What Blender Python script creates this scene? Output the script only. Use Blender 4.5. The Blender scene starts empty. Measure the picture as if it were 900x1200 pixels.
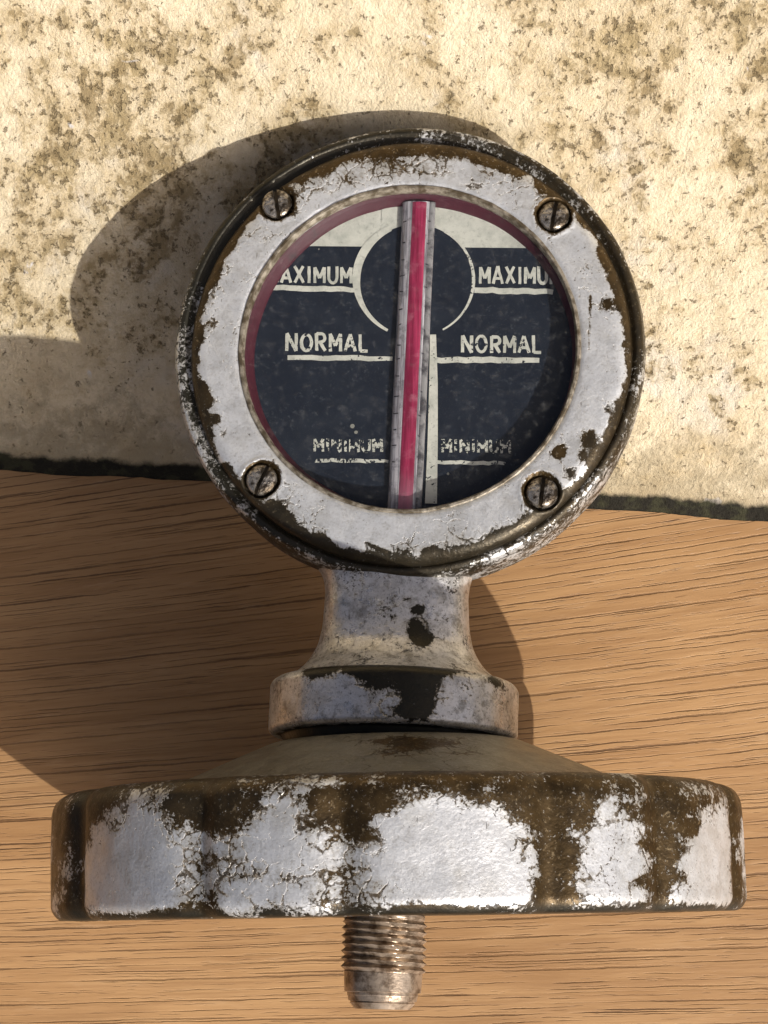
import bpy, bmesh, math, random
import numpy as np
from mathutils import Matrix, Vector

random.seed(7)
rng = np.random.default_rng(7)
S = 1e-4                      # one working unit ("u") is 0.1 mm; everything below is written in u
R = math.radians
sc = bpy.context.scene
col = sc.collection

# ------------------------------------------------------------------ camera, sky, sun, exposure
DIST = 2448.0                 # camera to the cap's centre, in u
BETA = R(8.0)                 # camera leans back this far from straight down
TAU = math.atan(395 / DIST) + R(3.97)
ROLL = R(1.6)
SUN = Vector((0.815, -0.93, 1.0)).normalized()    # towards the sun
Rw = Matrix.Rotation(BETA, 3, 'X')                 # camera axes -> world axes
# instrument axes, first in camera axes (x right, y up, z to the viewer)
ax = Vector((math.sin(ROLL), math.cos(ROLL) * math.cos(TAU), -math.sin(TAU))).normalized()
xr = ax.cross(Vector((0, 0, 1))).normalized()
zn = xr.cross(ax)
Bw = Rw @ Matrix((xr, ax, zn)).transposed()        # instrument axes -> world axes
bc = Rw @ Vector((465 - 450, -(995 - 600), -DIST)) # cap centre seen from the camera
RIM = 401.0
CAPM = Matrix.Rotation(R(2.5), 4, 'Z') @ Matrix.Rotation(R(2.1), 4, 'X')   # the cap sits a little crooked on its neck
low = min((Bw @ (CAPM @ Vector((RIM * math.cos(a), h, RIM * math.sin(a)))))[2]
          for a in np.linspace(0, 2 * math.pi, 721) for h in (-72, 16))
BASE = Vector((0.0, 0.0, -low + 0.3))              # cap centre in the world: its rim rests on the wood
CAM = BASE - bc                                    # camera in the world
camd = bpy.data.cameras.new('camera')
cam = bpy.data.objects.new('camera', camd)
col.objects.link(cam)
sc.camera = cam
cam.matrix_world = Matrix.Translation(CAM * S) @ Rw.to_4x4()
camd.sensor_fit = 'VERTICAL'
camd.angle_y = 2 * math.atan(600 / DIST)
camd.clip_start = 0.005
camd.clip_end = 50
sc.render.resolution_x, sc.render.resolution_y = 768, 1024

world = bpy.data.worlds.new('World')
sc.world = world
world.use_nodes = True
wn = world.node_tree.nodes
sky = wn.new('ShaderNodeTexSky')
sky.sky_type = 'NISHITA'
sky.sun_disc = False
sky.air_density = 0.4
sky.dust_density = 6.0
sky.ozone_density = 0.5
sky.sun_elevation = math.asin(SUN.z)
sky.sun_rotation = math.atan2(SUN.x, SUN.y)
world.node_tree.links.new(sky.outputs[0], wn['Background'].inputs[0])
wn['Background'].inputs[1].default_value = 0.115
sd = bpy.data.lights.new('sun', 'SUN')
sd.energy = 4.2
sd.angle = R(0.5)
sd.color = (1.0, 0.95, 0.885)
sun = bpy.data.objects.new('sun', sd)
col.objects.link(sun)
sun.rotation_euler = SUN.to_track_quat('Z', 'Y').to_euler()
sun.location = SUN * 0.6
sc.view_settings.view_transform = 'Standard'
sc.view_settings.look = 'None'
sc.view_settings.exposure = 0.1
sc.view_settings.gamma = 1.0
sc.render.engine = 'CYCLES'

# ------------------------------------------------------------------ helpers
def pix_local(px, py, z):
    """photo pixel -> point of the instrument's own axes on the plane at depth z (u)"""
    d = Bw.transposed() @ (Rw @ Vector((px - 450, 600 - py, -DIST)))
    o = Bw.transposed() @ (CAM - BASE)
    t = (z - o.z) / d.z
    return o + d * t

YAW = R(-5.5)
HC = 590.0                                          # head centre along the instrument's axis
HEAD = Matrix.Translation((5.5, HC, 0)) @ Matrix.Rotation(YAW, 4, 'Y')
HEADi = HEAD.inverted()
def pix_head(px, py, z):
    """photo pixel -> point of the dial head's axes on the plane at depth z (u)"""
    d = HEADi.to_3x3() @ (Bw.transposed() @ (Rw @ Vector((px - 450, 600 - py, -DIST))))
    o = HEADi @ (Bw.transposed() @ (CAM - BASE))
    t = (z - o.z) / d.z
    p = o + d * t
    return p.x, p.y

def mesh_obj(name, V, F, mat, parent=None, smooth=True, mat_local=None, wear=None, extra=None, sharp=None):
    me = bpy.data.meshes.new(name)
    V = np.asarray(V, dtype=float)
    me.from_pydata((V * S).tolist(), [], F)
    if smooth:
        me.polygons.foreach_set('use_smooth', [True] * len(me.polygons))
    if wear is not None:
        a = me.attributes.new('wear', 'FLOAT', 'POINT')
        a.data.foreach_set('value', np.asarray(wear, dtype=np.float32))
    if extra is not None:
        a = me.attributes.new('dark', 'FLOAT', 'POINT')
        a.data.foreach_set('value', np.asarray(extra, dtype=np.float32))
    me.update()
    if sharp is not None:
        me.set_sharp_from_angle(angle=R(sharp))
    me.materials.append(mat)
    o = bpy.data.objects.new(name, me)
    col.objects.link(o)
    if parent is not None:
        o.parent = parent
    if mat_local is not None:
        m = mat_local.copy()
        m.translation = m.translation * S
        o.matrix_basis = m
    return o

def catmull(pts, n):
    """resample a polyline evenly"""
    P = np.array(pts, float)
    L = np.r_[0, np.cumsum(np.hypot(*np.diff(P, axis=0).T))]
    t = np.linspace(0, L[-1], n)
    return np.stack([np.interp(t, L, P[:, 0]), np.interp(t, L, P[:, 1])], 1)

def fillet(pts, radii, k=6):
    """round the corners of an open polyline"""
    out = [pts[0]]
    for i in range(1, len(pts) - 1):
        r = radii[i]
        p0, p1, p2 = map(lambda q: np.array(q, float), (pts[i - 1], pts[i], pts[i + 1]))
        if r <= 0:
            out.append(tuple(p1)); continue
        a = (p0 - p1) / np.linalg.norm(p0 - p1); b = (p2 - p1) / np.linalg.norm(p2 - p1)
        d = min(r, .49 * np.linalg.norm(p0 - p1), .49 * np.linalg.norm(p2 - p1))
        for t in np.linspace(0, 1, k):
            q = (1 - t) ** 2 * (p1 + a * d) + 2 * t * (1 - t) * p1 + t * t * (p1 + b * d)
            out.append(tuple(q))
    out.append(pts[-1])
    return out

def dens(pts, step):
    """subdivide long runs, keep corners"""
    out = [pts[0]]
    for a, b in zip(pts[:-1], pts[1:]):
        n = max(1, int(math.hypot(b[0] - a[0], b[1] - a[1]) / step))
        for k in range(1, n + 1):
            out.append((a[0] + (b[0] - a[0]) * k / n, a[1] + (b[1] - a[1]) * k / n))
    return out

def lathe(prof, seg, axis='z', rfun=None, closed_ends=True):
    """prof: list of (radius, height). returns V (n,3), F, and per-vertex (theta, radius, height)"""
    prof = np.array(prof, float)
    n = len(prof)
    th = np.linspace(0, 2 * np.pi, seg, endpoint=False)
    RR = np.repeat(prof[:, 0][:, None], seg, 1)
    HH = np.repeat(prof[:, 1][:, None], seg, 1)
    TT = np.repeat(th[None], n, 0)
    if rfun is not None:
        RR, HH = rfun(TT, RR, HH)
    if axis == 'z':
        V = np.stack([RR * np.cos(TT), RR * np.sin(TT), HH], -1).reshape(-1, 3)
    else:
        V = np.stack([RR * np.sin(TT), HH, RR * np.cos(TT)], -1).reshape(-1, 3)
    F = []
    for i in range(n - 1):
        for j in range(seg):
            k = (j + 1) % seg
            q = (i * seg + j, i * seg + k, (i + 1) * seg + k, (i + 1) * seg + j)
            F.append(q)
    if closed_ends:
        F.append(tuple(range(seg))[::-1])
        F.append(tuple((n - 1) * seg + j for j in range(seg)))
    return V, F, (TT.ravel(), RR.ravel(), HH.ravel())

# cheap lattice noise
_L = rng.random((256, 256))
def vnoise(x, y):
    x = np.asarray(x, float); y = np.asarray(y, float)
    xi = np.floor(x).astype(int); yi = np.floor(y).astype(int)
    fx = x - xi; fy = y - yi
    fx = fx * fx * (3 - 2 * fx); fy = fy * fy * (3 - 2 * fy)
    g = lambda a, b: _L[a % 256, b % 256]
    return (g(xi, yi) * (1 - fx) + g(xi + 1, yi) * fx) * (1 - fy) + (g(xi, yi + 1) * (1 - fx) + g(xi + 1, yi + 1) * fx) * fy
def fbm(x, y, o=4):
    s = 0; a = .5; n = 0
    for k in range(o):
        s = s + a * vnoise(x * 2 ** k + 17.3 * k, y * 2 ** k + 9.1 * k); n += a; a *= .5
    return s / n

def sstep(a, b, x):
    t = np.clip((x - a) / (b - a), 0, 1)
    return t * t * (3 - 2 * t)

# ------------------------------------------------------------------ materials
class NT:
    def __init__(self, name):
        self.m = bpy.data.materials.new(name)
        self.m.use_nodes = True
        self.t = self.m.node_tree
        self.b = self.t.nodes['Principled BSDF']
        self.out = self.t.nodes['Material Output']
    def n(self, typ, **kw):
        x = self.t.nodes.new(typ)
        for k, v in kw.items():
            setattr(x, k, v)
        return x
    def link(self, a, b):
        self.t.links.new(a, b)
    def val(self, sock, v):
        if hasattr(v, 'is_linked') or isinstance(v, bpy.types.NodeSocket):
            self.link(v, sock)
        else:
            sock.default_value = v
    def math(self, op, a, b=None, c=None, clamp=False):
        x = self.n('ShaderNodeMath', operation=op)
        x.use_clamp = clamp
        self.val(x.inputs[0], a)
        if b is not None: self.val(x.inputs[1], b)
        if c is not None: self.val(x.inputs[2], c)
        return x.outputs[0]
    def ramp(self, a, lo, hi, smooth=True):
        x = self.n('ShaderNodeMapRange')
        x.interpolation_type = 'SMOOTHSTEP' if smooth else 'LINEAR'
        self.val(x.inputs[0], a); x.inputs[1].default_value = lo; x.inputs[2].default_value = hi
        return x.outputs[0]
    def noise(self, vec, scale, detail=4.0, rough=0.55, dist=0.0, dim='3D'):
        x = self.n('ShaderNodeTexNoise', noise_dimensions=dim)
        self.link(vec, x.inputs['Vector'])
        x.inputs['Scale'].default_value = scale
        x.inputs['Detail'].default_value = detail
        x.inputs['Roughness'].default_value = rough
        x.inputs['Distortion'].default_value = dist
        return x.outputs[0]
    def voro(self, vec, scale, feature='F1', out=0, rnd=1.0):
        x = self.n('ShaderNodeTexVoronoi', feature=feature)
        self.link(vec, x.inputs['Vector'])
        x.inputs['Scale'].default_value = scale
        x.inputs['Randomness'].default_value = rnd
        return x.outputs[out]
    def mix(self, f, a, b):
        x = self.n('ShaderNodeMix', data_type='RGBA')
        self.val(x.inputs[0], f)
        for s, v in ((x.inputs[6], a), (x.inputs[7], b)):
            if isinstance(v, (tuple, list)): s.default_value = (*v[:3], 1)
            else: self.link(v, s)
        return x.outputs[2]
    def obj(self):
        return self.n('ShaderNodeTexCoord').outputs['Object']
    def vscale(self, vec, s):
        x = self.n('ShaderNodeVectorMath', operation='MULTIPLY')
        self.link(vec, x.inputs[0]); x.inputs[1].default_value = s
        return x.outputs[0]
    def bump(self, h, strength, dist, nrm=None):
        x = self.n('ShaderNodeBump')
        x.inputs['Strength'].default_value = strength
        x.inputs['Distance'].default_value = dist
        self.link(h, x.inputs['Height'])
        if nrm is not None: self.link(nrm, x.inputs['Normal'])
        return x.outputs[0]
    def attr(self, name):
        x = self.n('ShaderNodeAttribute'); x.attribute_name = name
        return x.outputs['Fac']
    def set(self, **kw):
        for k, v in kw.items():
            s = self.b.inputs[k.replace('_', ' ')]
            if isinstance(v, (tuple, list)): s.default_value = (*v[:3], 1)
            else: self.val(s, v)

def painted(name, paint=(.66, .675, .685), paint2=(.43, .425, .40), brown=(.078, .049, .018), black=(.030, .029, .022),
            speck=1.0, paint_rough=.40, amp=1.7, metal=.50, soil=.16):
    """silver paint flaking off tarnished brass: the 'wear' attribute says how far gone, noise gives the ragged edge"""
    t = NT(name)
    P = t.obj()
    w = t.attr('wear'); dk = t.attr('dark')
    n1 = t.noise(P, 400, 7, .66, .5)
    n2 = t.noise(P, 2300, 6, .70, .2)
    n3 = t.noise(P, 130, 2, .5)
    n = t.math('ADD', t.math('MULTIPLY', n1, .48 * amp), t.math('MULTIPLY', n2, .52 * amp))
    n = t.math('ADD', n, t.math('MULTIPLY', t.math('SUBTRACT', n3, .5), .30 * amp))
    lvl = t.math('ADD', t.math('SUBTRACT', n, .5 * amp), t.math('SUBTRACT', w, .5))
    chip = t.ramp(lvl, -.012, .012)
    # ragged pin-pricks and hairline scratches of missing paint
    spn = t.noise(P, 260, 3, .6)
    pn = t.noise(P, 3000, 4, .6, .4)
    thr = t.math('SUBTRACT', .735, t.math('ADD', t.math('MULTIPLY', w, .12 * speck), t.math('MULTIPLY', t.ramp(spn, .42, .75), .13 * speck)))
    pit = t.ramp(t.math('SUBTRACT', pn, thr), -.012, .018)
    sc1 = t.noise(t.vscale(P, (1, .13, 1)), 2400, 2, .5, .3)
    pit = t.math('MAXIMUM', pit, t.math('MULTIPLY', t.ramp(sc1, .735, .76), .7))
    # flaking cracks that open towards the bare areas
    wv_ = t.n('ShaderNodeVectorMath', operation='ADD'); t.link(P, wv_.inputs[0])
    nz = t.n('ShaderNodeTexNoise'); t.link(P, nz.inputs['Vector']); nz.inputs['Scale'].default_value = 900
    t.link(t.vscale(nz.outputs['Color'], (.0011, .0011, .0011)), wv_.inputs[1])
    ce = t.voro(wv_.outputs[0], 520, 'DISTANCE_TO_EDGE')
    open_ = t.ramp(t.math('ADD', lvl, t.math('MULTIPLY', t.math('SUBTRACT', spn, .5), .5)), -.36, -.02)
    crack = t.math('SUBTRACT', 1.0, t.ramp(t.math('SUBTRACT', ce, t.math('MULTIPLY', open_, .075)), -.03, .015))
    pit = t.math('MAXIMUM', pit, t.math('MULTIPLY', crack, open_))
    chip = t.math('MAXIMUM', chip, t.math('MULTIPLY', pit, .88))
    # paint: faint mottling, grime
    grime = t.ramp(t.noise(P, 240, 6, .65), .42, .80)
    fine = t.noise(P, 3600, 2, .5)
    c = t.mix(t.math('MULTIPLY', grime, .75), paint, paint2)
    c = t.mix(t.math('MULTIPLY', t.ramp(fine, .48, .75), .30), c, (.36, .35, .33))
    c = t.mix(t.math('MULTIPLY', t.ramp(t.noise(P, 900, 6, .75), .52, .70), .40), c, (.33, .315, .28))
    if soil:
        c = t.mix(t.math('MULTIPLY', t.ramp(t.noise(P, 620, 7, .78, .3), .46, .66), soil), c, (.15, .135, .105))
        c = t.mix(t.math('MULTIPLY', t.ramp(t.noise(P, 2300, 4, .7), .55, .68), soil), c, (.10, .09, .07))
    # grime hugging the edge of the flaked areas
    halo = t.math('MULTIPLY', t.ramp(lvl, -.22, .0), .55)
    c = t.mix(halo, c, (.25, .22, .165))
    # bare metal
    bn = t.noise(P, 500, 5, .65)
    m = t.mix(t.ramp(bn, .35, .70), brown, tuple(.45 * x for x in brown))
    m = t.mix(t.ramp(t.noise(P, 1700, 4, .7), .57, .70), m, (.24, .18, .10))
    m = t.mix(t.ramp(t.noise(P, 2600, 4, .7), .62, .70), m, (.46, .43, .38))
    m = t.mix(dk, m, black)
    col_ = t.mix(chip, c, m)
    rough = t.math('ADD', t.math('MULTIPLY', chip, .04), t.math('ADD', paint_rough - .12, t.math('MULTIPLY', t.ramp(t.noise(P, 350, 5, .7), .3, .7), .22)))
    met = t.math('ADD', metal, t.math('MULTIPLY', chip, .15))
    h = t.math('ADD', t.math('MULTIPLY', chip, -1.0), t.math('MULTIPLY', t.noise(P, 2600, 3, .6), .35))
    h = t.math('ADD', h, t.math('MULTIPLY', n1, .5))
    t.set(Base_Color=col_, Roughness=rough, Metallic=met, Normal=t.bump(h, .8, .00018))
    return t.m

M = {}
M['paint'] = painted('silver_paint_over_brass')
M['paint_dirty'] = painted('dirty_silver_paint', paint=(.20, .185, .145), paint2=(.12, .105, .072), speck=.9, soil=.4)
M['paint_neck'] = painted('grimy_silver_paint', paint=(.74, .73, .71), paint2=(.30, .27, .22), speck=1.35, paint_rough=.36, metal=.60, soil=.70)

def simple(name, colr, rough=.5, metal=0.0, mott=None, scale=600, bump=0.0, lo=.4, hi=.7):
    t = NT(name); P = t.obj()
    if mott is not None:
        c = t.mix(t.ramp(t.noise(P, scale, 6, .65), lo, hi), colr, mott)
        t.set(Base_Color=c)
    else:
        t.set(Base_Color=colr)
    t.set(Roughness=rough, Metallic=metal)
    if bump:
        t.set(Normal=t.bump(t.noise(P, scale * 1.7, 5, .6), bump, .00015))
    return t.m
M['screw'] = simple('tarnished_screw_brass', (.50, .455, .39), .27, .8, (.055, .042, .028), 1000, 1.0, .38, .60)
M['screw_hole'] = simple('screw_hole_grime', (.10, .075, .045), .7, .2, (.03, .022, .015), 900, .5)
M['lip'] = simple('worn_brass_lip', (.33, .295, .235), .45, .35, (.085, .066, .04), 800, .9, .36, .62)
M['red_gasket'] = simple('maroon_gasket', (.050, .0025, .011), .6, 0, (.018, .002, .005), 420, .4, .52, .80)
M['thread'] = simple('thread_brass', (.46, .37, .28), .34, .7, (.13, .088, .055), 700, .6, .40, .68)

def navy():
    t = NT('navy_dial_enamel'); P = t.obj()
    c = t.mix(t.ramp(t.noise(P, 260, 5, .6), .35, .75), (.0085, .0125, .0225), (.0155, .0205, .032))
    c = t.mix(t.math('MULTIPLY', t.ramp(t.noise(P, 1500, 4, .7), .57, .72), .35), c, (.10, .11, .12))
    # dust specks and little nicks down to the ivory
    v = t.voro(P, 420); k = t.noise(P, 170, 2, .5)
    c = t.mix(t.math('MULTIPLY', t.math('LESS_THAN', v, t.math('MULTIPLY', t.ramp(k, .50, .8), .17)), .6), c, (.36, .35, .30))
    t.set(Base_Color=c, Roughness=.6, Normal=t.bump(t.noise(P, 1600, 3), .2, .00005))
    t.b.inputs['Specular IOR Level'].default_value = .2
    return t.m
M['navy'] = navy()

def ivory(name, wornness):
    """ivory print; wornness 0..1 lets the navy below show through in flakes"""
    t = NT(name); P = t.obj()
    c = t.mix(t.ramp(t.noise(P, 380, 6, .65), .38, .72), (.60, .59, .52), (.40, .40, .35))
    c = t.mix(t.math('MULTIPLY', t.ramp(t.noise(P, 1900, 3, .6), .55, .70), .4), c, (.22, .22, .19))
    t.set(Base_Color=c, Roughness=.5)
    if wornness > 0:
        a = t.ramp(t.math('ADD', t.noise(P, 2300, 4, .6), t.math('MULTIPLY', t.noise(P, 500, 2), .5)),
                   1.15 - wornness, 1.19 - wornness)
        tr = t.n('ShaderNodeBsdfTransparent'); mx = t.n('ShaderNodeMixShader')
        t.link(a, mx.inputs[0]); t.link(t.b.outputs[0], mx.inputs[1]); t.link(tr.outputs[0], mx.inputs[2])
        t.link(mx.outputs[0], t.out.inputs[0])
    return t.m
M['ivory'] = ivory('ivory_print', 0)
M['ivory_chipped'] = ivory('ivory_print_chipped', .28)
M['ivory_worn'] = ivory('ivory_print_worn', .40)

def red_spirit():
    t = NT('red_spirit'); P = t.obj()
    sp = t.n('ShaderNodeSeparateXYZ'); t.link(P, sp.inputs[0])
    st_ = t.noise(t.vscale(P, (1, .06, 1)), 1900, 4, .65)
    c = t.mix(t.ramp(st_, .36, .66), (.19, .008, .036), (.36, .030, .085))
    c = t.mix(t.math('MULTIPLY', t.ramp(t.noise(P, 420, 4, .65), .52, .72), .55), c, (.42, .15, .20))
    # the red turns to a dull mauve towards the foot of the tube
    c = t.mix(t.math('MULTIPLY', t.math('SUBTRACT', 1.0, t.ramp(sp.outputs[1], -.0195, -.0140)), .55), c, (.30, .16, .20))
    t.set(Base_Color=c, Roughness=.3)
    t.b.inputs['Coat Weight'].default_value = .8
    t.b.inputs['Coat Roughness'].default_value = .06
    return t.m
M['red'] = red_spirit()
def milk_glass():
    t = NT('milky_tube_glass'); P = t.obj()
    c = t.mix(t.ramp(t.noise(t.vscale(P, (1, .05, 1)), 2300, 4, .7), .36, .66), (.52, .49, .52), (.17, .155, .165))
    c = t.mix(t.math('MULTIPLY', t.ramp(t.noise(P, 600, 5, .7), .50, .66), .6), c, (.12, .11, .12))
    t.set(Base_Color=c, Roughness=.22)
    t.b.inputs['Coat Weight'].default_value = .8
    t.b.inputs['Coat Roughness'].default_value = .05
    return t.m
M['tube'] = milk_glass()
M['tube_edge'] = simple('cloudy_grey_glass', (.26, .25, .25), .2, 0, (.07, .065, .07), 500, .2, .42, .66)
M['tick'] = simple('black_tick_ink', (.035, .030, .040), .6)

def pane():
    t = NT('dusty_glass_pane'); P = t.obj()
    tr = t.n('ShaderNodeBsdfTransparent'); tr.inputs[0].default_value = (.97, .98, .98, 1)
    gl = t.n('ShaderNodeBsdfGlossy'); gl.inputs['Roughness'].default_value = .03
    df = t.n('ShaderNodeBsdfDiffuse'); df.inputs[0].default_value = (.75, .74, .70, 1)
    m1 = t.n('ShaderNodeMixShader'); m2 = t.n('ShaderNodeMixShader')
    fr = t.n('ShaderNodeLayerWeight')
    t.link(t.math('ADD', .012, t.math('MULTIPLY', t.math('POWER', fr.outputs['Facing'], 4.0), .6)), m1.inputs[0]); t.link(tr.outputs[0], m1.inputs[1]); t.link(gl.outputs[0], m1.inputs[2])
    d = t.math('ADD', .003, t.math('MULTIPLY', t.ramp(t.noise(P, 900, 5, .7), .5, .8), .03))
    t.link(d, m2.inputs[0]); t.link(m1.outputs[0], m2.inputs[1]); t.link(df.outputs[0], m2.inputs[2])
    t.link(m2.outputs[0], t.out.inputs[0])
    return t.m
M['pane'] = pane()

def stone_mat():
    t = NT('weathered_cream_stone'); P = t.obj()
    Q = t.vscale(P, (1.0, 1.0, .6))
    dk = t.attr('dark')                       # distance up the stone from its foot
    a = t.noise(Q, 95, 7, .62, .2)
    b = t.noise(Q, 310, 7, .68, .15)
    big = t.noise(Q, 28, 3, .5)
    c = t.mix(t.ramp(a, .36, .66), (.69, .60, .43), (.57, .475, .315))
    c = t.mix(t.math('MULTIPLY', t.ramp(t.noise(Q, 700, 5, .7), .42, .66), .40), c, (.48, .38, .23))
    c = t.mix(t.math('MULTIPLY', t.ramp(t.noise(Q, 48, 4, .6), .54, .68), .7), c, (.66, .63, .56))
    # the lower face is smoother and cleaner than the weathered slope above the crest
    face = t.math('SUBTRACT', 1.0, t.ramp(t.math('ADD', dk, t.math('MULTIPLY', t.math('SUBTRACT', a, .5), .16)), .33, .42))
    # soft olive-yellow lichen stains, with broken darker cores
    lv = t.math('ADD', t.math('MULTIPLY', b, .55), t.math('MULTIPLY', a, .50))
    lv = t.math('ADD', lv, t.math('MULTIPLY', t.math('SUBTRACT', big, .5), .20))
    lv = t.math('SUBTRACT', lv, t.math('MULTIPLY', face, .06))
    soft = t.ramp(lv, .47, .60)
    tone = t.mix(t.ramp(t.noise(Q, 120, 3), .38, .62), (.37, .28, .14), (.47, .37, .22))
    c = t.mix(t.math('MULTIPLY', soft, .62), c, tone)
    blot = t.ramp(t.math('ADD', lv, t.math('MULTIPLY', t.math('SUBTRACT', t.noise(Q, 800, 5, .7), .5), .26)), .545, .625)
    c = t.mix(t.math('MULTIPLY', blot, .72), c, t.mix(t.ramp(t.noise(Q, 170, 3), .42, .6), (.20, .145, .065), (.29, .225, .115)))
    spk = t.ramp(t.math('ADD', t.noise(Q, 1100, 4, .7), t.math('MULTIPLY', soft, .07)), .61, .69)
    c = t.mix(t.math('MULTIPLY', spk, .70), c, (.15, .11, .055))
    wh = t.ramp(t.noise(Q, 230, 3, .5, .4), .70, .745)
    c = t.mix(t.math('MULTIPLY', wh, .8), c, (.68, .68, .70))
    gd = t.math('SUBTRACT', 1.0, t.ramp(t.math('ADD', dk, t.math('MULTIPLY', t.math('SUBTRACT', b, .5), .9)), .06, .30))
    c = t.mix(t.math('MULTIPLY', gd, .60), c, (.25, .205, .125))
    # mossy foot; the dark of the gap beneath the stone is painted in too
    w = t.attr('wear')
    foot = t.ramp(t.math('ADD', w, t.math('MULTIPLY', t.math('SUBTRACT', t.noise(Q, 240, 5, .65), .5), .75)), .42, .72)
    moss_and_gap = t.mix(t.ramp(t.noise(Q, 400, 4), .45, .6), (.016, .015, .011), (.036, .036, .020))
    c = t.mix(foot, c, moss_and_gap)
    h = t.math('ADD', t.math('MULTIPLY', b, 1.0), t.math('MULTIPLY', t.noise(Q, 1300, 5, .7), .55))
    h = t.math('ADD', h, t.math('MULTIPLY', t.noise(Q, 3200, 3, .6), .22))
    h = t.math('SUBTRACT', h, t.math('MULTIPLY', blot, .22))
    h = t.math('SUBTRACT', h, t.math('MULTIPLY', spk, .3))
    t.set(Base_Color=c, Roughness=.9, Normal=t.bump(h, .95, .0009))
    t.b.inputs['Specular IOR Level'].default_value = .2
    return t.m
M['stone'] = stone_mat()

def wood_mat():
    t = NT('planed_oak'); P = t.obj()
    sp = t.n('ShaderNodeSeparateXYZ'); t.link(P, sp.inputs[0])
    X, Y = sp.outputs[0], sp.outputs[1]
    # the grain swings from level at the lower end to about ten degrees towards the stone
    slope = t.n('ShaderNodeMapRange'); t.link(Y, slope.inputs[0])
    slope.inputs[1].default_value = -.020; slope.inputs[2].default_value = .045
    slope.inputs[3].default_value = .02; slope.inputs[4].default_value = .155
    v = t.math('SUBTRACT', Y, t.math('MULTIPLY', X, slope.outputs[0]))
    wv = t.n('ShaderNodeCombineXYZ'); t.link(X, wv.inputs[0]); t.link(v, wv.inputs[1])
    G = wv.outputs[0]
    wob = t.noise(t.vscale(G, (1, 3, 1)), 26, 3, .5)
    v2 = t.math('ADD', v, t.math('MULTIPLY', t.math('SUBTRACT', wob, .5), .0007))
    v2 = t.math('ADD', v2, t.math('MULTIPLY', t.math('SUBTRACT', t.noise(t.vscale(G, (1, 2.5, 1)), 210, 3, .6), .5), .00042))
    wv2 = t.n('ShaderNodeCombineXYZ'); t.link(X, wv2.inputs[0]); t.link(v2, wv2.inputs[1])
    G2 = wv2.outputs[0]
    def st(sx, sy, scale, d=4, r=.6):
        return t.noise(t.vscale(G2, (sx, sy, 1)), scale, d, r)
    broad = st(.16, 1, 120, 4, .6)
    fine = st(.035, 1, 900, 4, .7)
    fleck = st(.16, 1, 700, 4, .65)
    c = t.mix(t.ramp(broad, .32, .70), (.40, .238, .108), (.315, .174, .072))
    c = t.mix(t.math('MULTIPLY', t.ramp(fine, .42, .70), .55), c, (.225, .117, .046))
    c = t.mix(t.math('MULTIPLY', t.ramp(fleck, .56, .74), .45), c, (.46, .295, .155))
    tot = None
    for sz, wid, seg, thr, seed in ((.0024, .00013, 30, .42, 0.0), (.0015, .00009, 52, .47, 31.0), (.00085, .00005, 95, .51, 77.0), (.0005, .00003, 150, .55, 133.0)):
        q = t.math('ADD', t.math('DIVIDE', v2, sz), seed)
        row = t.math('FLOOR', q)
        wn_ = t.n('ShaderNodeTexWhiteNoise', noise_dimensions='1D'); t.link(row, wn_.inputs['W'])
        off = t.math('ADD', .2, t.math('MULTIPLY', wn_.outputs[0], .6))
        dd = t.math('MULTIPLY', t.math('ABSOLUTE', t.math('SUBTRACT', t.math('FRACT', q), off)), sz)
        cv = t.n('ShaderNodeCombineXYZ'); t.link(X, cv.inputs[0]); t.link(t.math('MULTIPLY', row, 3.17), cv.inputs[1])
        sg = t.noise(cv.outputs[0], seg, 3, .6)
        jit = t.noise(G, 1500, 2, .5)
        width = t.math('MULTIPLY', t.math('MULTIPLY', t.ramp(sg, thr, thr + .16), wid), t.math('ADD', .45, jit))
        ln = t.math('SUBTRACT', 1.0, t.ramp(t.math('SUBTRACT', dd, width), -.00004, .00005))
        ln = t.math('MULTIPLY', ln, t.ramp(sg, thr - .01, thr + .05))
        tot = ln if tot is None else t.math('MAXIMUM', tot, ln)
    tone = t.math('ADD', .28, t.math('MULTIPLY', t.ramp(st(.10, .6, 160, 3), .36, .62), .52))
    c = t.mix(t.math('MULTIPLY', tot, tone), c, (.070, .033, .014))
    pit = t.ramp(st(.10, 1, 1700, 2, .5), .70, .76)
    c = t.mix(t.math('MULTIPLY', pit, .55), c, (.11, .055, .022))
    h = t.math('SUBTRACT', t.math('MULTIPLY', fine, .45), t.math('MULTIPLY', tot, 1.0))
    h = t.math('ADD', h, t.math('MULTIPLY', fleck, .4))
    big = t.noise(t.vscale(G2, (.35, 1, 1)), 38, 4, .6)
    c = t.mix(t.math('MULTIPLY', t.ramp(big, .45, .70), .45), c, (.21, .108, .042))
    t.set(Base_Color=c, Roughness=t.math('ADD', .34, t.math('MULTIPLY', fine, .25)), Normal=t.bump(h, .6, .00024))
    t.b.inputs['Specular IOR Level'].default_value = .35
    return t.m
M['wood'] = wood_mat()

# ------------------------------------------------------------------ setting: wooden board and stone
def box(x0, x1, y0, y1, z0, z1):
    V = [(x, y, z) for z in (z0, z1) for y in (y0, y1) for x in (x0, x1)]
    F = [(0, 2, 3, 1), (4, 5, 7, 6), (0, 1, 5, 4), (2, 6, 7, 3), (0, 4, 6, 2), (1, 3, 7, 5)]
    return V, F
V, F = box(-2600, 2600, -1500, 1500, -260, 0)
o = mesh_obj('wooden_board', V, F, M['wood'], smooth=False)
o['kind'] = 'structure'
o['label'] = 'planed oak board under the instrument'

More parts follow.
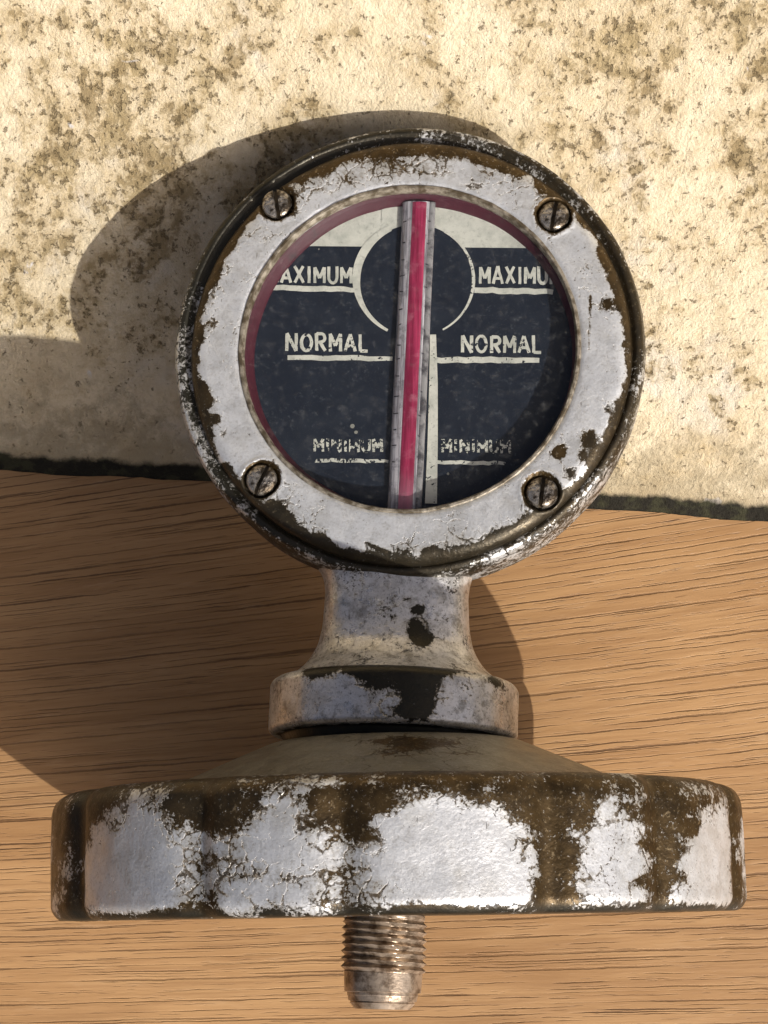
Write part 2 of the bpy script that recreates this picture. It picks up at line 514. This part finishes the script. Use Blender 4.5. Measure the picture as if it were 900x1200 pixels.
def pix_wood(px, py):
    d = Rw @ Vector((px - 450, 600 - py, -DIST))
    return CAM + d * (-CAM.z / d.z)
FOOT = pix_wood(450, 580)      # where the foot of the stone crosses the middle line
CREST_Z, CREST_D = 152.4, 154.2
def stone_profile(d):
    """a front face at about 45 degrees, a worn crest, then a gentler slope that steepens upwards"""
    e = d - CREST_D
    a = CREST_Z / CREST_D * d
    ec = np.clip(e, 0, 430)
    b = CREST_Z + math.tan(R(19.9)) * e + ec ** 2 / 1000 + .86 * np.maximum(e - 430, 0)
    k = 25.0
    return -k * np.logaddexp(-a / k, -b / k) + 14 * (1 - np.exp(-np.maximum(d, 0) / 8))
def build_stone():
    tilt = math.tan(R(4))
    xs = np.linspace(-2300, 2300, 620)
    ds = np.r_[np.linspace(0, 30, 12), np.linspace(34, 900, 250), np.linspace(910, 2000, 60)]
    X, D = np.meshgrid(xs, ds)
    edge = 10 * (fbm(X / 120, X * 0 + 3.3, 3) - .5) + 4 * (fbm(X / 25, X * 0 + 8.3, 3) - .5)
    Y = FOOT.y - (X - FOOT.x) * tilt + D + edge * np.exp(-D / 60)
    Z = stone_profile(D)
    k = sstep(0, 60, D)
    Z = Z + k * (6 * (fbm(X / 300, Y / 300, 3) - .5) + 5 * (fbm(X / 60 + 40, Y / 60, 4) - .5) + 4 * (fbm(X / 17, Y / 17 + 20, 3) - .5))
    Z = Z + .5 - STONE_DROP * sstep(170, 400, D)
    n, m = X.shape
    V = np.stack([X, Y, Z], -1).reshape(-1, 3)
    idx = np.arange(n * m).reshape(n, m)
    F = np.stack([idx[:-1, :-1], idx[:-1, 1:], idx[1:, 1:], idx[1:, :-1]], -1).reshape(-1, 4).tolist()
    # skirts and underside close the block
    b = len(V)
    ring = list(idx[0, :]) + list(idx[1:, -1]) + list(idx[-1, -2::-1]) + list(idx[-2:0, 0])
    Vb = V[ring].copy(); Vb[:, 2] = .4
    V = np.concatenate([V, Vb])
    r = len(ring)
    for i in range(r):
        j = (i + 1) % r
        F.append((ring[i], b + i, b + j, ring[j]))
    F.append(tuple(b + i for i in range(r))[::-1])
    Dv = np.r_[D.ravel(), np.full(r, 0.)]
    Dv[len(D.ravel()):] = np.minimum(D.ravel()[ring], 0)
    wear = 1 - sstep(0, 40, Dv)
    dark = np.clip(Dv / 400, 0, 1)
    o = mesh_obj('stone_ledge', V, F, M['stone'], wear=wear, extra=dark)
    o['kind'] = 'structure'
    o['label'] = 'sloping cream stone blotched with lichen behind the board'
    return V
STONE_DROP = 0.0
SV = build_stone()

# ------------------------------------------------------------------ the instrument
root = bpy.data.objects.new('radiator_cap_thermometer', None)
col.objects.link(root)
root.matrix_world = Matrix.Translation(BASE * S) @ Bw.to_4x4()
root.empty_display_size = .01
root['label'] = 'old silver-painted radiator cap thermometer with round dial leaning back on the stone'
root['category'] = 'thermometer'

# --- cap: fourteen-lobed disc with a shallow cone
GRV = np.radians(np.array([-61, -31.5, -8.5, 21.8, 43, 69.5] + [69.5 + 25.5 * k for k in range(1, 9)]))
def groove_dist(T):
    d = np.abs((T[..., None] - GRV + np.pi) % (2 * np.pi) - np.pi)
    return d.min(-1)
def cap_r(T, Rr, H):
    a = groove_dist(T)                                     # angle to the nearest groove
    g = 8.5 * np.exp(-(a / R(2.6)) ** 2) + 2.0 * np.exp(-(a / R(6)) ** 2)
    k = sstep(325, 389, Rr)
    dent = 3.0 * (fbm(T * 9, H / 60, 3) - .5)
    return Rr - g * k + dent * k, H
prof = fillet([(60, -76), (392, -77), (401, -66), (401, 63), (346, 67), (290, 67.5), (270, 71), (146, 124), (100, 128)],
              [0, 6, 8, 58, 12, 10, 8, 8, 0], 9)
prof = dens(prof, 7)
Vc, Fc, (T, Rr, Hh) = lathe(prof, 620, 'y', cap_r)
def soft_rect(a, b, a0, a1, b0, b1, s):
    """1 inside, 0 outside, soft over s"""
    dx = np.maximum(np.maximum(a0 - a, a - a1), 0); dy = np.maximum(np.maximum(b0 - b, b - b1), 0)
    return 1 - np.clip(np.hypot(dx, dy) / s, 0, 1)
xx = 464 + Vc[:, 0]; yy = 995 - Vc[:, 1]; front = Vc[:, 2] > 0
side = sstep(372, 393, Rr)
wear = np.full(len(Vc), .655)
ang = np.degrees((T + np.pi) % (2 * np.pi) - np.pi)
dgr = np.degrees(groove_dist(T))
# every lobe keeps some paint in its middle
cl = sstep(0, 11, dgr) ** .6 * (1 - sstep(-14, 60, Hh)) * sstep(-77, -62, Hh) * side
lob = np.searchsorted(np.degrees(GRV[:6]), ang)
amt = {0: .22, 1: .56, 2: .43, 3: .62, 4: .47, 5: .74, 6: .26}
wear += .65 * (fbm(ang / 6 + 40, Hh / 18 + 7, 4) - .5) * side
wear -= cl * np.vectorize(lambda i: amt.get(i, .3))(lob)
def cut(px, py, rx, ry, v, base):
    """blotch in cap coordinates (offset across, height) on the front half"""
    d = np.hypot((xx - px) / rx, (yy - py) / ry)
    return base + np.where(front, v * np.exp(-d ** 2 * 1.2), 0)
for px, py, rx, ry, v in ((200, 950, 45, 22, -.30), (345, 990, 30, 25, -.12), (500, 1020, 75, 40, -.16), (772, 985, 14, 11, .75), (755, 972, 10, 9, .5),
                          (652, 985, 18, 22, .25), (712, 1003, 14, 7, .45), (705, 1042, 14, 6, .45), (680, 1020, 7, 12, .35), (695, 930, 22, 9, -.30), (690, 1010, 22, 40, -.22), (810, 965, 30, 25, -.25),
                          (300, 975, 25, 40, .14), (470, 1065, 20, 9, .3), (85, 1000, 30, 80, .08), (428, 968, 26, 20, .30), (606, 965, 22, 22, .25), (600, 1050, 16, 16, .2), (535, 1000, 7, 5, .35), (548, 1008, 6, 4, .35), (505, 1066, 14, 7, .35), (125, 975, 22, 20, .22), (240, 965, 16, 22, .22), (180, 1020, 45, 45, -.12), (830, 1020, 12, 30, .2), (622, 1000, 16, 60, .22), (405, 1020, 12, 60, -.18), (255, 1020, 12, 50, -.12), (570, 985, 20, 10, .12), (590, 1010, 16, 12, .16)):
    wear = cut(px, py, rx, ry, v, wear)
cone = (Rr < 285) & (Hh > 60)
wear[cone] = .10
dk = np.zeros(len(Vc))
wc = wear.copy()
az = np.degrees(np.arctan2(Vc[:, 0], Vc[:, 2]))
for a0, rc, sa, sr, v in ((3, 190, 14, 34, .60), (15, 178, 12, 12, .35), (-6, 172, 10, 10, .3), (22, 215, 9, 10, .3), (28, 165, 10, 6, .3)):
    wc += v * np.exp(-((az - a0) / sa) ** 2 - ((Rr - rc) / sr) ** 2)
wear[cone] = wc[cone]
wear[(Rr < 300) & (Hh < -70)] = .7
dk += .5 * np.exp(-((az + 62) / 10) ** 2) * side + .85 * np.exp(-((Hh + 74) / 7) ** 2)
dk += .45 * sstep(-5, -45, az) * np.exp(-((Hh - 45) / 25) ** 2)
# paint on the cone is greyer than on the lobes, so the two are separate parts of the casting
is_cone = [all(Rr[i] < 281 and Hh[i] > 60 for i in f) for f in Fc]
def sub(name, mask, mat):
    F2 = [f for f, k in zip(Fc, is_cone) if k == mask]
    used = sorted({i for f in F2 for i in f}); mp = {v: i for i, v in enumerate(used)}
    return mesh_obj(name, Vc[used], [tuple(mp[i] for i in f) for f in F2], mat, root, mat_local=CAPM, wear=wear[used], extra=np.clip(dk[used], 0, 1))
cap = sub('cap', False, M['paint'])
cap['label'] = 'lobed cap disc with silver paint flaking to brown brass'
sub('cap_cone', True, M['paint_dirty'])

# --- threaded stem under the cap
def build_stem():
    seg = 96; V = []; F = []
    pitch = 8.6; n = 190
    hs = np.linspace(-66, -183, n)
    for h in hs:
        for j in range(seg):
            th = 2 * math.pi * j / seg
            if h > -142:
                ph = ((h / pitch + th / (2 * math.pi)) % 1)
                r = 50 - 5.2 * (1 - abs(2 * ph - 1)) ** .8
                r += 1.0 * (float(vnoise(th * 7, h / 6)) - .5)
                if h > -84: r = min(r, 47)
                r = min(r, 44 + (h + 144) * 1.2) if h < -137 else r
            elif h > -164:
                r = 45.5 - .06 * (-142 - h)
            elif h > -168: r = 41
            elif h > -174: r = 40.5 - .2 * (-168 - h) 
            elif h > -176: r = 37
            else: r = 38 - .9 * (-176 - h)
            V.append((r * math.sin(th), h, r * math.cos(th)))
    for i in range(n - 1):
        for j in range(seg):
            k = (j + 1) % seg
            F.append((i * seg + j, (i + 1) * seg + j, (i + 1) * seg + k, i * seg + k))
    F.append(tuple((n - 1) * seg + j for j in range(seg))[::-1])
    F.append(tuple(range(seg)))
    o = mesh_obj('threaded_stem', V, F, M['thread'], root, mat_local=Matrix.Translation((-12, 0, 0)), sharp=40)
    o['label'] = 'brown threaded brass stem below the cap'
build_stem()

# --- collar
prof = dens(fillet([(60, 114), (128, 116), (132, 129), (143, 130), (148, 134), (148, 189), (140, 196), (90, 199)], [0, 2, 2, 2, 4, 12, 8, 0], 6), 5)
Vk, Fk, (T, Rr, Hh) = lathe(prof, 240, 'y', lambda T, r, h: (r + .8 * (fbm(T * 8, h / 30, 2) - .5), h))
w = np.full(len(Vk), .14); az = np.degrees(np.arctan2(Vk[:, 0], Vk[:, 2]))
w += .65 * np.exp(-((Hh - 199) / 9) ** 2) * np.exp(-((az - 2) / 38) ** 2)
w += .8 * np.exp(-((Hh - 189) / 9) ** 2) * np.exp(-((az + 38) / 8) ** 2)
for a0, h0, sa, sh, v in ((10, 180, 9, 20, .8), (11, 155, 6, 20, .8), (5, 142, 9, 10, .6), (-8, 172, 7, 9, .5), (-12, 184, 10, 8, .5), (52, 187, 7, 8, .7), (2, 191, 28, 8, .6)):
    w += v * np.exp(-((az - a0) / sa) ** 2 - ((Hh - h0) / sh) ** 2)
w[Rr < 134] = .9
mesh_obj('collar', Vk, Fk, M['paint_neck'], root, mat_local=Matrix.Translation((-8, 0, 0)), wear=w, extra=np.where(Rr < 134, 1.0, .88), sharp=50)

# --- neck, a flattened waist flaring into the collar and up into the head
def build_neck():
    prof = [(190, 132, 122), (199, 126, 114), (208, 113, 98), (221, 102, 84), (238, 93, 74), (262, 88, 68), (300, 86, 65), (318, 88, 65), (330, 93, 64), (342, 104, 63), (354, 120, 62), (368, 140, 60), (392, 165, 58)]
    P = np.array(prof); hs = np.linspace(190, 392, 66)
    V = []; seg = 144
    for h in hs:
        a = np.interp(h, P[:, 0], P[:, 1]); b = np.interp(h, P[:, 0], P[:, 2])
        n = 2 + .7 * float(sstep(225, 300, h))
        for j in range(seg):
            t = 2 * math.pi * j / seg
            c, s = math.cos(t), math.sin(t)
            V.append((a * math.copysign(abs(s) ** (2 / n), s), h, b * math.copysign(abs(c) ** (2 / n), c)))
    V = np.array(V)
    # soften the interpolated flare
    G = V.reshape(66, seg, 3)
    for _ in range(3): G[1:-1] = .25 * G[:-2] + .5 * G[1:-1] + .25 * G[2:]
    V = G.reshape(-1, 3)
    F = [(i * seg + j, i * seg + (j + 1) % seg, (i + 1) * seg + (j + 1) % seg, (i + 1) * seg + j) for i in range(65) for j in range(seg)]
    F += [tuple(range(seg))[::-1], tuple(65 * seg + j for j in range(seg))]
    x, y, z = V.T
    w = np.full(len(V), .12)
    for x0, y0, sx, sy, v in ((22, 250, 11, 17, .8), (31, 238, 12, 9, .75), (24, 274, 10, 6, .7), (12, 287, 6, 4, .5), (-4, 264, 7, 5, .45), (-33, 315, 7, 5, .35)):
        w += np.where(z > 0, v * np.exp(-((x - x0) / sx) ** 2 - ((y - y0) / sy) ** 2), 0)
    w += .10 * np.exp(-((y - 200) / 10) ** 2)
    mesh_obj('neck', V, F, M['paint_neck'], root, mat_local=Matrix.Translation((-8, 0, 0)), wear=w, extra=np.full(len(V), .85))
build_neck()

# --- head housing (round case behind the bezel)
prof = dens(fillet([(1, -70), (228, -70), (284, -20), (286, 54), (282, 67), (275, 70), (269, 65), (212, 62)], [0, 30, 24, 8, 4, 3, 3, 0], 7), 6)
Vh, Fh, (T, Rr, Hh) = lathe(prof, 420, 'z', lambda T, r, h: (r + 2.0 * (fbm(T * 6 + 3, h / 50, 3) - .5) * (r > 230), h), closed_ends=False)
w = .50 + .10 * np.sin(T * 3 + 1)
w += .10 * ((Rr < 279) & (Hh > 40)) + .06 * np.exp(-((T - 5.4) / .5) ** 2)
a_ = np.degrees(T)
mesh_obj('head_housing', Vh, Fh, M['paint'], root, mat_local=HEAD @ Matrix.Translation((-3, 6, 0)), wear=w, extra=np.clip(.75 - .2 * np.cos(T), 0, 1), sharp=55)

# --- bezel ring
prof = dens(fillet([(212, 50), (266, 52), (267, 64), (265, 75), (258, 82), (248, 84.6), (209, 85), (203, 82), (200, 74), (201, 60)],
                   [0, 2, 6, 10, 12, 8, 4, 3, 2, 0], 6), 2.5)
Vb, Fb, (T, Rr, Hh) = lathe(prof, 760, 'z', lambda T, r, h: (r + .9 * (fbm(T * 14, h / 20, 3) - .5), h + .8 * (fbm(T * 5, r / 30, 3) - .5)), closed_ends=False)
a_ = np.degrees(T)
thr_ = 254 + 5.0 * np.exp(-((((a_ - 275 + 180) % 360) - 180) / 55) ** 2) - 5 * np.exp(-((((a_ - 95 + 180) % 360) - 180) / 50) ** 2)
w = .10 + .62 * sstep(-2, 7, Rr - thr_ + 26 * (fbm(T * 9, Rr * 0 + 2, 4) - .5))
w += .38 * sstep(238, 254, Rr) * np.exp(-((((a_ - 88 + 180) % 360) - 180) / 26) ** 2)          # broad bare crescent on top
w += .30 * sstep(204, 226, Rr) * np.exp(-((((a_ - 92 + 180) % 360) - 180) / 40) ** 2)         # speckle below it
w += .14 * np.exp(-((((a_ - 160 + 180) % 360) - 180) / 26) ** 2) * sstep(222, 246, Rr)
w += np.where(Rr < 204, .10, 0)
bx, by = Vb[:, 0].copy(), Vb[:, 1].copy(); dd0 = bx
for px, py, rr, v in ((375, 634, 10, 1.0), (383, 640, 6, .6), (333, 612, 15, .9), (320, 598, 12, .9), (352, 630, 15, .9), (430, 655, 16, .6), (470, 660, 22, .6), (510, 657, 16, .8),
                      (545, 650, 20, .7), (585, 634, 20, .7), (615, 612, 14, .5), (252, 492, 8, .9), (240, 470, 11, .9), (262, 508, 6, .5), (237, 455, 9, .6),
                      (655, 530, 9, .9), (690, 515, 11, .8), (683, 535, 8, .5), (668, 555, 9, .6), (711, 357, 8, .6), (720, 330, 8, .5), (712, 480, 5, .5),
                      (242, 350, 9, .35), (240, 330, 8, .35), (252, 310, 10, .28), (246, 380, 8, .3), (505, 650, 8, .5), (450, 170, 40, .16), (600, 210, 40, .10), (360, 210, 30, .12)):
    qx, qy = pix_head(px, py, 83)
    w += v * np.exp(-((bx - qx) ** 2 + (by - qy) ** 2) / rr ** 2)
for (p0, p1) in (((692, 348), (690, 410)), ((430, 636), (455, 648))):
    q0, q1 = np.array(pix_head(*p0, 84)), np.array(pix_head(*p1, 84)); dv = q1 - q0
    tt = np.clip(((bx - q0[0]) * dv[0] + (by - q0[1]) * dv[1]) / (dv @ dv), 0, 1)
    d = np.hypot(bx - q0[0] - tt * dv[0], by - q0[1] - tt * dv[1]); w += .5 * np.exp(-(d / 2.2) ** 2)
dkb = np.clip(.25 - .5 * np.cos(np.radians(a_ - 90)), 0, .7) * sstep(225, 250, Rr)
SCREWS = ((324, 238, 100, 80.6, 2), (649, 252, 80, 80.8, -3), (306, 562, 66, 81.2, 5), (635, 576, 84, 80.6, -4))
for px, py, *_r in SCREWS:                                # counterbores for the screws, paint gone round their mouths
    qx, qy = pix_head(px, py, 84)
    dd = np.hypot(bx - qx, by - qy) + 2.5 * (fbm(np.arctan2(by - qy, bx - qx) * 2 + px, dd0 * 0, 2) - .5)
    Vb[:, 2] -= 9.0 * (1 - sstep(19.6, 22.6, dd)) * (Hh > 60)
    Vb[:, 2] += 1.3 * np.exp(-((dd - 25) / 2.5) ** 2) * (Hh > 60)
    w += .60 * (1 - sstep(21, 25, dd)) + .16 * (1 - sstep(23, 33, dd))
bez = mesh_obj('bezel', Vb, Fb, M['paint'], root, mat_local=HEAD, wear=w, extra=dkb, sharp=60)
bez['label'] = 'white silver bezel ring with chipped brown outer edge'
# thin bare lip round the opening
prof = dens(fillet([(201.5, 86.0), (204.6, 86.0), (206, 84), (205, 79), (199.5, 72), (199.0, 80), (201.5, 86.0)], [0, 1, 1, 1, 1, 2, 0], 4), 3)
Vl, Fl, (T, Rr, Hh) = lathe(prof, 360, 'z', lambda T, r, h: (r + 1.6 * (fbm(T * 11, h / 9, 3) - .5), h + .8 * (fbm(T * 17, h * 0, 2) - .5)), closed_ends=False)
mesh_obj('bezel_lip', Vl, Fl, M['lip'], bez, sharp=60)

# --- four slotted screws sunk in the bezel
def screw_mesh():
    V = []; F = []
    def half(sgn):
        w0 = 2.0; Rr = 18.5
        a0 = math.acos(w0 / Rr)
        ts = np.linspace(-a0, a0, 22)
        rings = []
        for rr, z in ((Rr, -6.0), (Rr, .8), (Rr - 1.6, 3.2), (Rr * .72, 5.0), (Rr * .4, 5.8)):
            k = []
            for t in ts:
                x = max(rr * math.cos(t), w0 if z < 3 else w0 + .7)
                k.append((sgn * x, rr * math.sin(t) , z))
            rings.append(k)
        b = len(V)
        for k in rings: V.extend(k)
        n = len(ts)
        for i in range(len(rings) - 1):
            for j in range(n):
                j2 = (j + 1) % n
                q = (b + i * n + j, b + i * n + j2, b + (i + 1) * n + j2, b + (i + 1) * n + j)
                F.append(q if sgn > 0 else q[::-1])
        f = tuple(b + (len(rings) - 1) * n + j for j in range(n)); F.append(f if sgn > 0 else f[::-1])
    half(1); half(-1)
    b = len(V)                                         # floor of the slot
    n = 40
    V.extend((18 * math.cos(2 * math.pi * j / n), 18 * math.sin(2 * math.pi * j / n), -3.4) for j in range(n))
    F.append(tuple(b + j for j in range(n)))
    return V, F
scV, scF = screw_mesh()
first = None
for px, py, rot, zz, tl in SCREWS:
    qx, qy = pix_head(px, py, 84)
    m = HEAD @ Matrix.Translation((qx, qy, zz)) @ Matrix.Rotation(R(tl), 4, 'X') @ Matrix.Rotation(R(rot - 90), 4, 'Z')
    if first is None:
        first = mesh_obj('screw', scV, scF, M['screw'], root, mat_local=m, sharp=35); s = first
        first.data.materials.append(M['screw_hole']); first.data.polygons[len(first.data.polygons) - 1].material_index = 1
    else:
        s = first.copy(); col.objects.link(s)
        mm = m.copy(); mm.translation *= S; s.matrix_basis = mm

# --- maroon gasket and dial
DZ = 56.0
prof = [(205, 71), (200, 70.5), (197, 66), (194, 60), (192.5, 57), (192.5, 50), (205, 50), (205, 71)]
Vg, Fg, _ = lathe(dens(prof, 4), 240, 'z', lambda T, r, h: (np.where(r < 199, r - (199 - r) / 6.5 * 4.2 * np.cos(T - R(128)) + 2.5 * (fbm(T * 4, T * 0, 3) - .5), r), h), closed_ends=False)
mesh_obj('gasket', Vg, Fg, M['red_gasket'], root, mat_local=HEAD, sharp=50)['label'] = 'maroon ring inside the bezel'

def flat(name, pts, z, mat, parent, th=.0):
    """thin printed shape from photo pixels laid on the dial plane, triangulated as one polygon"""
    P = [pix_head(px, py, z) for px, py in pts]
    V = [(x, y, z) for x, y in P]
    area = sum(P[i][0] * P[(i + 1) % len(P)][1] - P[(i + 1) % len(P)][0] * P[i][1] for i in range(len(P)))
    f = tuple(range(len(V))) if area > 0 else tuple(range(len(V)))[::-1]
    return mesh_obj(name, V, [f], mat, parent, smooth=False)

cx_, cy_ = pix_head(483, 415, DZ)
Vd, Fd, _ = lathe([(197, DZ - 5), (197, DZ)], 160, 'z')
dial = mesh_obj('dial_plate', Vd, Fd, M['navy'], root, mat_local=HEAD, smooth=False)
dial['label'] = 'navy dial plate with ivory lettering and lines'
# ivory field across the top of the dial
rx = 193
def top_field():
    (x0, y0), (x1, y1) = pix_head(300, 288, DZ + .2), pix_head(680, 291, DZ + .2)
    pts = []
    f = lambda x: y0 + (y1 - y0) * (x - x0) / (x1 - x0)
    t0 = math.asin(min(1, f(150) / rx)); t1 = math.pi - math.asin(min(1, f(-150) / rx))
    for t in np.linspace(t0, t1, 60): pts.append((rx * math.cos(t), rx * math.sin(t), DZ + .2))
    mesh_obj('ivory_field', pts, [tuple(range(60))], M['ivory'], dial, smooth=False)
top_field()
def ribbon(pts, widths):
    """flat ribbon in px along a polyline; returns a polygon outline"""
    P = np.array(pts, float); n = len(P)
    T = np.gradient(P, axis=0); T /= np.linalg.norm(T, axis=1)[:, None]
    N = np.stack([-T[:, 1], T[:, 0]], 1)
    W = np.interp(np.linspace(0, 1, n), np.linspace(0, 1, len(widths)), widths)[:, None] / 2
    return P + N * W, P - N * W
def strip(name, pts, widths, z, mat):
    A, B = ribbon(pts, widths)
    V = [(*pix_head(*p, z), z) for p in A] + [(*pix_head(*p, z), z) for p in B]
    n = len(A)
    F = [(i, n + i, n + i + 1, i + 1) for i in range(n - 1)]
    o = mesh_obj(name, V, F, mat, dial, smooth=False)
    m = o.data
    if m.polygons[0].normal.z < 0: m.flip_normals()
    return o
def wob(p0, p1, n=14, a=.5):
    t = np.linspace(0, 1, n)[:, None]
    return np.array(p0) * (1 - t) + np.array(p1) * t + rng.normal(0, a, (n, 2)) * [0, 1]
# navy roundel, its ivory ring
t = np.linspace(0, 2 * math.pi, 90)
flat('roundel', [(487 + 66 * math.cos(a), 328 + 65 * math.sin(a)) for a in t[:-1]], DZ + .5, M['navy'], dial)
lt = np.radians(np.linspace(118, 245, 40))
strip('ring_line', [(487 + 69.5 * math.cos(a), 328 + 67 * math.sin(a)) for a in lt], [3.0, 5.5, 9.5, 10.0, 7.0], DZ + .7, M['ivory'])
lt = np.radians(np.linspace(62, -60, 40))
strip('ring_line', [(487 + 68 * math.cos(a), 328 + 66 * math.sin(a)) for a in lt], [2.0, 2.6, 4, 3.0, 3.5], DZ + .7, M['ivory_chipped'])
# underlines
for p0, p1, wd, m in (((316, 337), (419, 340), 6.5, 'ivory'), ((556, 340), (648, 342), 7, 'ivory'),
                      ((337, 418.5), (460, 420.5), 6, 'ivory_chipped'), ((508, 421.5), (632, 422.5), 7, 'ivory_chipped'),
                      ((369, 539.5), (455, 540.5), 4.5, 'ivory_worn'), ((508, 541.5), (592, 543), 4.5, 'ivory_chipped')):
    strip('underline', wob(p0, p1), [wd * .9, wd, wd, wd * .8], DZ + .35, M[m])
# ivory backing strip behind the tube
strip('backing_strip', [(507.5, 392), (508, 450), (507, 520), (505, 590)], [7, 10, 12, 14], DZ + .9, M['ivory_chipped'])
strip('backing_strip', [(457, 236), (456, 262)], [18, 18], DZ + .9, M['ivory'])

# stroke lettering
def arc(cx, cy, rx, ry, a0, a1, n=12):
    return [(cx + rx * math.cos(R(a)), cy + ry * math.sin(R(a))) for a in np.linspace(a0, a1, n)]
G = {
    'M': (1.0, [[(.06, 0), (.06, 1)], [(.06, 1), (.5, .32)], [(.5, .32), (.94, 1)], [(.94, 1), (.94, 0)]]),
    'A': (.95, [[(.02, 0), (.48, 1)], [(.48, 1), (.96, 0)], [(.2, .30), (.78, .30)]]),
    'X': (.9, [[(.05, 0), (.92, 1)], [(.05, 1), (.95, 0)]]),
    'I': (.35, [[(.5, 0), (.5, 1)]]),
    'U': (.9, [[(.08, 1), (.08, .35)] + arc(.5, .36, .42, .34, 180, 360) + [(.92, 1)]]),
    'N': (.95, [[(.08, 0), (.08, 1)], [(.08, 1), (.92, 0)], [(.92, 0), (.92, 1)]]),
    'O': (1.0, [arc(.5, .5, .43, .47, 90, 450, 26)]),
    'R': (.9, [[(.1, 0), (.1, 1)], [(.1, .97), (.5, .97)] + arc(.55, .74, .34, .23, 85, -85, 10) + [(.12, .47)], [(.45, .47), (.92, 0)]]),
    'L': (.8, [[(.1, 1), (.1, .02)], [(.1, .03), (.9, .03)]]),
}
def word(text, x0, x1, ytop, ybot, lw, mat, tilt=0.0, skip=(), jit=.35):
    tot = sum(G[c][0] for c in text) + .30 * (len(text) - 1)
    k = (x1 - x0) / tot
    V = []; F = []; x = x0; li = 0
    for ci, c in enumerate(text):
        wd = G[c][0] * k
        dy = random.uniform(-jit, jit); sh = random.uniform(-.03, .03); sy = random.uniform(.95, 1.04)
        for st in G[c][1]:
            P = np.array([(x + wd * (px + sh * py), ybot + dy - (ybot - ytop) * py * sy + (x + wd * px - x0) * tilt) for px, py in st])
            P = np.array(dens([tuple(q) for q in P], 3.0))
            P = P + rng.normal(0, .10, P.shape)
            if c == 'O': P[-1] = P[0]
            A, B = ribbon(P, [lw * random.uniform(.85, 1.12) for _ in range(4)])
            li += 1
            z = DZ + .35 + .05 * (li % 7)
            b = len(V); n = len(A)
            V += [(*pix_head(*p, z), z) for p in A] + [(*pix_head(*p, z), z) for p in B]
            F += [(b + i, b + i + 1, b + n + i + 1, b + n + i) for i in range(n - 1)]
        x += wd + .30 * k
    o = mesh_obj('lettering', V, F, M[mat], dial, smooth=False)
    if o.data.polygons[0].normal.z < 0: o.data.flip_normals()
    return o
word('MAXIMUM', 313, 412, 312, 331, 3.5, 'ivory', .012)
word('MAXIMUM', 562, 657, 312, 332, 3.5, 'ivory', .010)
word('NORMAL', 335, 432, 391, 411, 3.7, 'ivory_chipped', .008)
word('NORMAL', 541, 635, 393, 413, 3.7, 'ivory_chipped', .008)
word('MINIMUM', 368, 448, 514, 529, 3.3, 'ivory_worn', .01)
word('MINIMUM', 518, 598, 515, 530, 3.2, 'ivory_worn', .01)

# --- thermometer tube standing proud of the dial
def tube_part(name, pts, hw, z0, bulge, mat, parent, n=14, lift=0):
    P = np.array(pts, float); V = []
    Q = np.array([pix_head(px, py, z0 + bulge * .6) for px, py in P])
    T = np.gradient(Q, axis=0); T /= np.linalg.norm(T, axis=1)[:, None]
    N = np.stack([T[:, 1], -T[:, 0]], 1)
    for q, nn in zip(Q, N):
        for t in np.linspace(0, math.pi, n):
            s = -math.cos(t)
            V.append((q[0] + nn[0] * hw * s, q[1] + nn[1] * hw * s, z0 + bulge * math.sin(t) ** .7))
    m = len(P)
    F = [(i * n + j, (i + 1) * n + j, (i + 1) * n + j + 1, i * n + j + 1) for i in range(m - 1) for j in range(n - 1)]
    F += [((i + 1) * n, i * n, i * n + n - 1, (i + 1) * n + n - 1) for i in range(m - 1)]
    F += [tuple(range(n)), tuple((m - 1) * n + j for j in range(n))[::-1]]
    o = mesh_obj(name, V, F, mat, parent, sharp=50)
    bm = bmesh.new(); bm.from_mesh(o.data); bmesh.ops.recalc_face_normals(bm, faces=bm.faces); bm.to_mesh(o.data); bm.free()
    return o
ys = np.linspace(237, 597, 24)
cxl = lambda y: 490.0 + (y - 250) * (474.5 - 490.0) / (575 - 250)
tube = tube_part('thermometer_tube', [(cxl(y), y) for y in ys], 20.5, DZ + 1.2, 11, M['tube'], root)
tube.matrix_basis = Matrix.Translation(HEAD.translation * S) @ HEAD.to_3x3().to_4x4()
tube['label'] = 'milky glass tube with a red spirit column across the dial'
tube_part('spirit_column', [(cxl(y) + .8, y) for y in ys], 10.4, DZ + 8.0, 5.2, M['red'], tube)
tube_part('tube_edge', [(cxl(y) + 15.5, y) for y in ys], 4.6, DZ + 7.2, 3.4, M['tube_edge'], tube, 8)
# graduation ticks on the tube's shoulders
for side_, n in ((-1, 15), (1, 12)):
    for k in range(n):
        y = 262 + k * (300 / n) + random.uniform(-3, 3)
        c = cxl(y) + side_ * 15.2
        w_ = random.uniform(3.5, 6.5)
        z = DZ + 1.2 + 11 * math.sin(math.acos(15.2 / 20.5)) ** .7 + .9
        pts = [(c - w_ / 2, y), (c + w_ / 2, y + random.uniform(-1, 1))]
        V = []
        for (px, py) in pts:
            for dy in (-.7, .7):
                x_, y_ = pix_head(px, py + dy, z)
                V.append((x_, y_, z + (1.6 if (px > c) == (side_ < 0) else -1.6)))
        F = [(0, 1, 3, 2)]
        mesh_obj('graduation', V, F, M['tick'], tube, smooth=False)

# --- glass pane
Vp, Fp, _ = lathe([(201, 73.5), (201, 75.0)], 128, 'z')
mesh_obj('glass_pane', Vp, Fp, M['pane'], root, mat_local=HEAD, smooth=False)
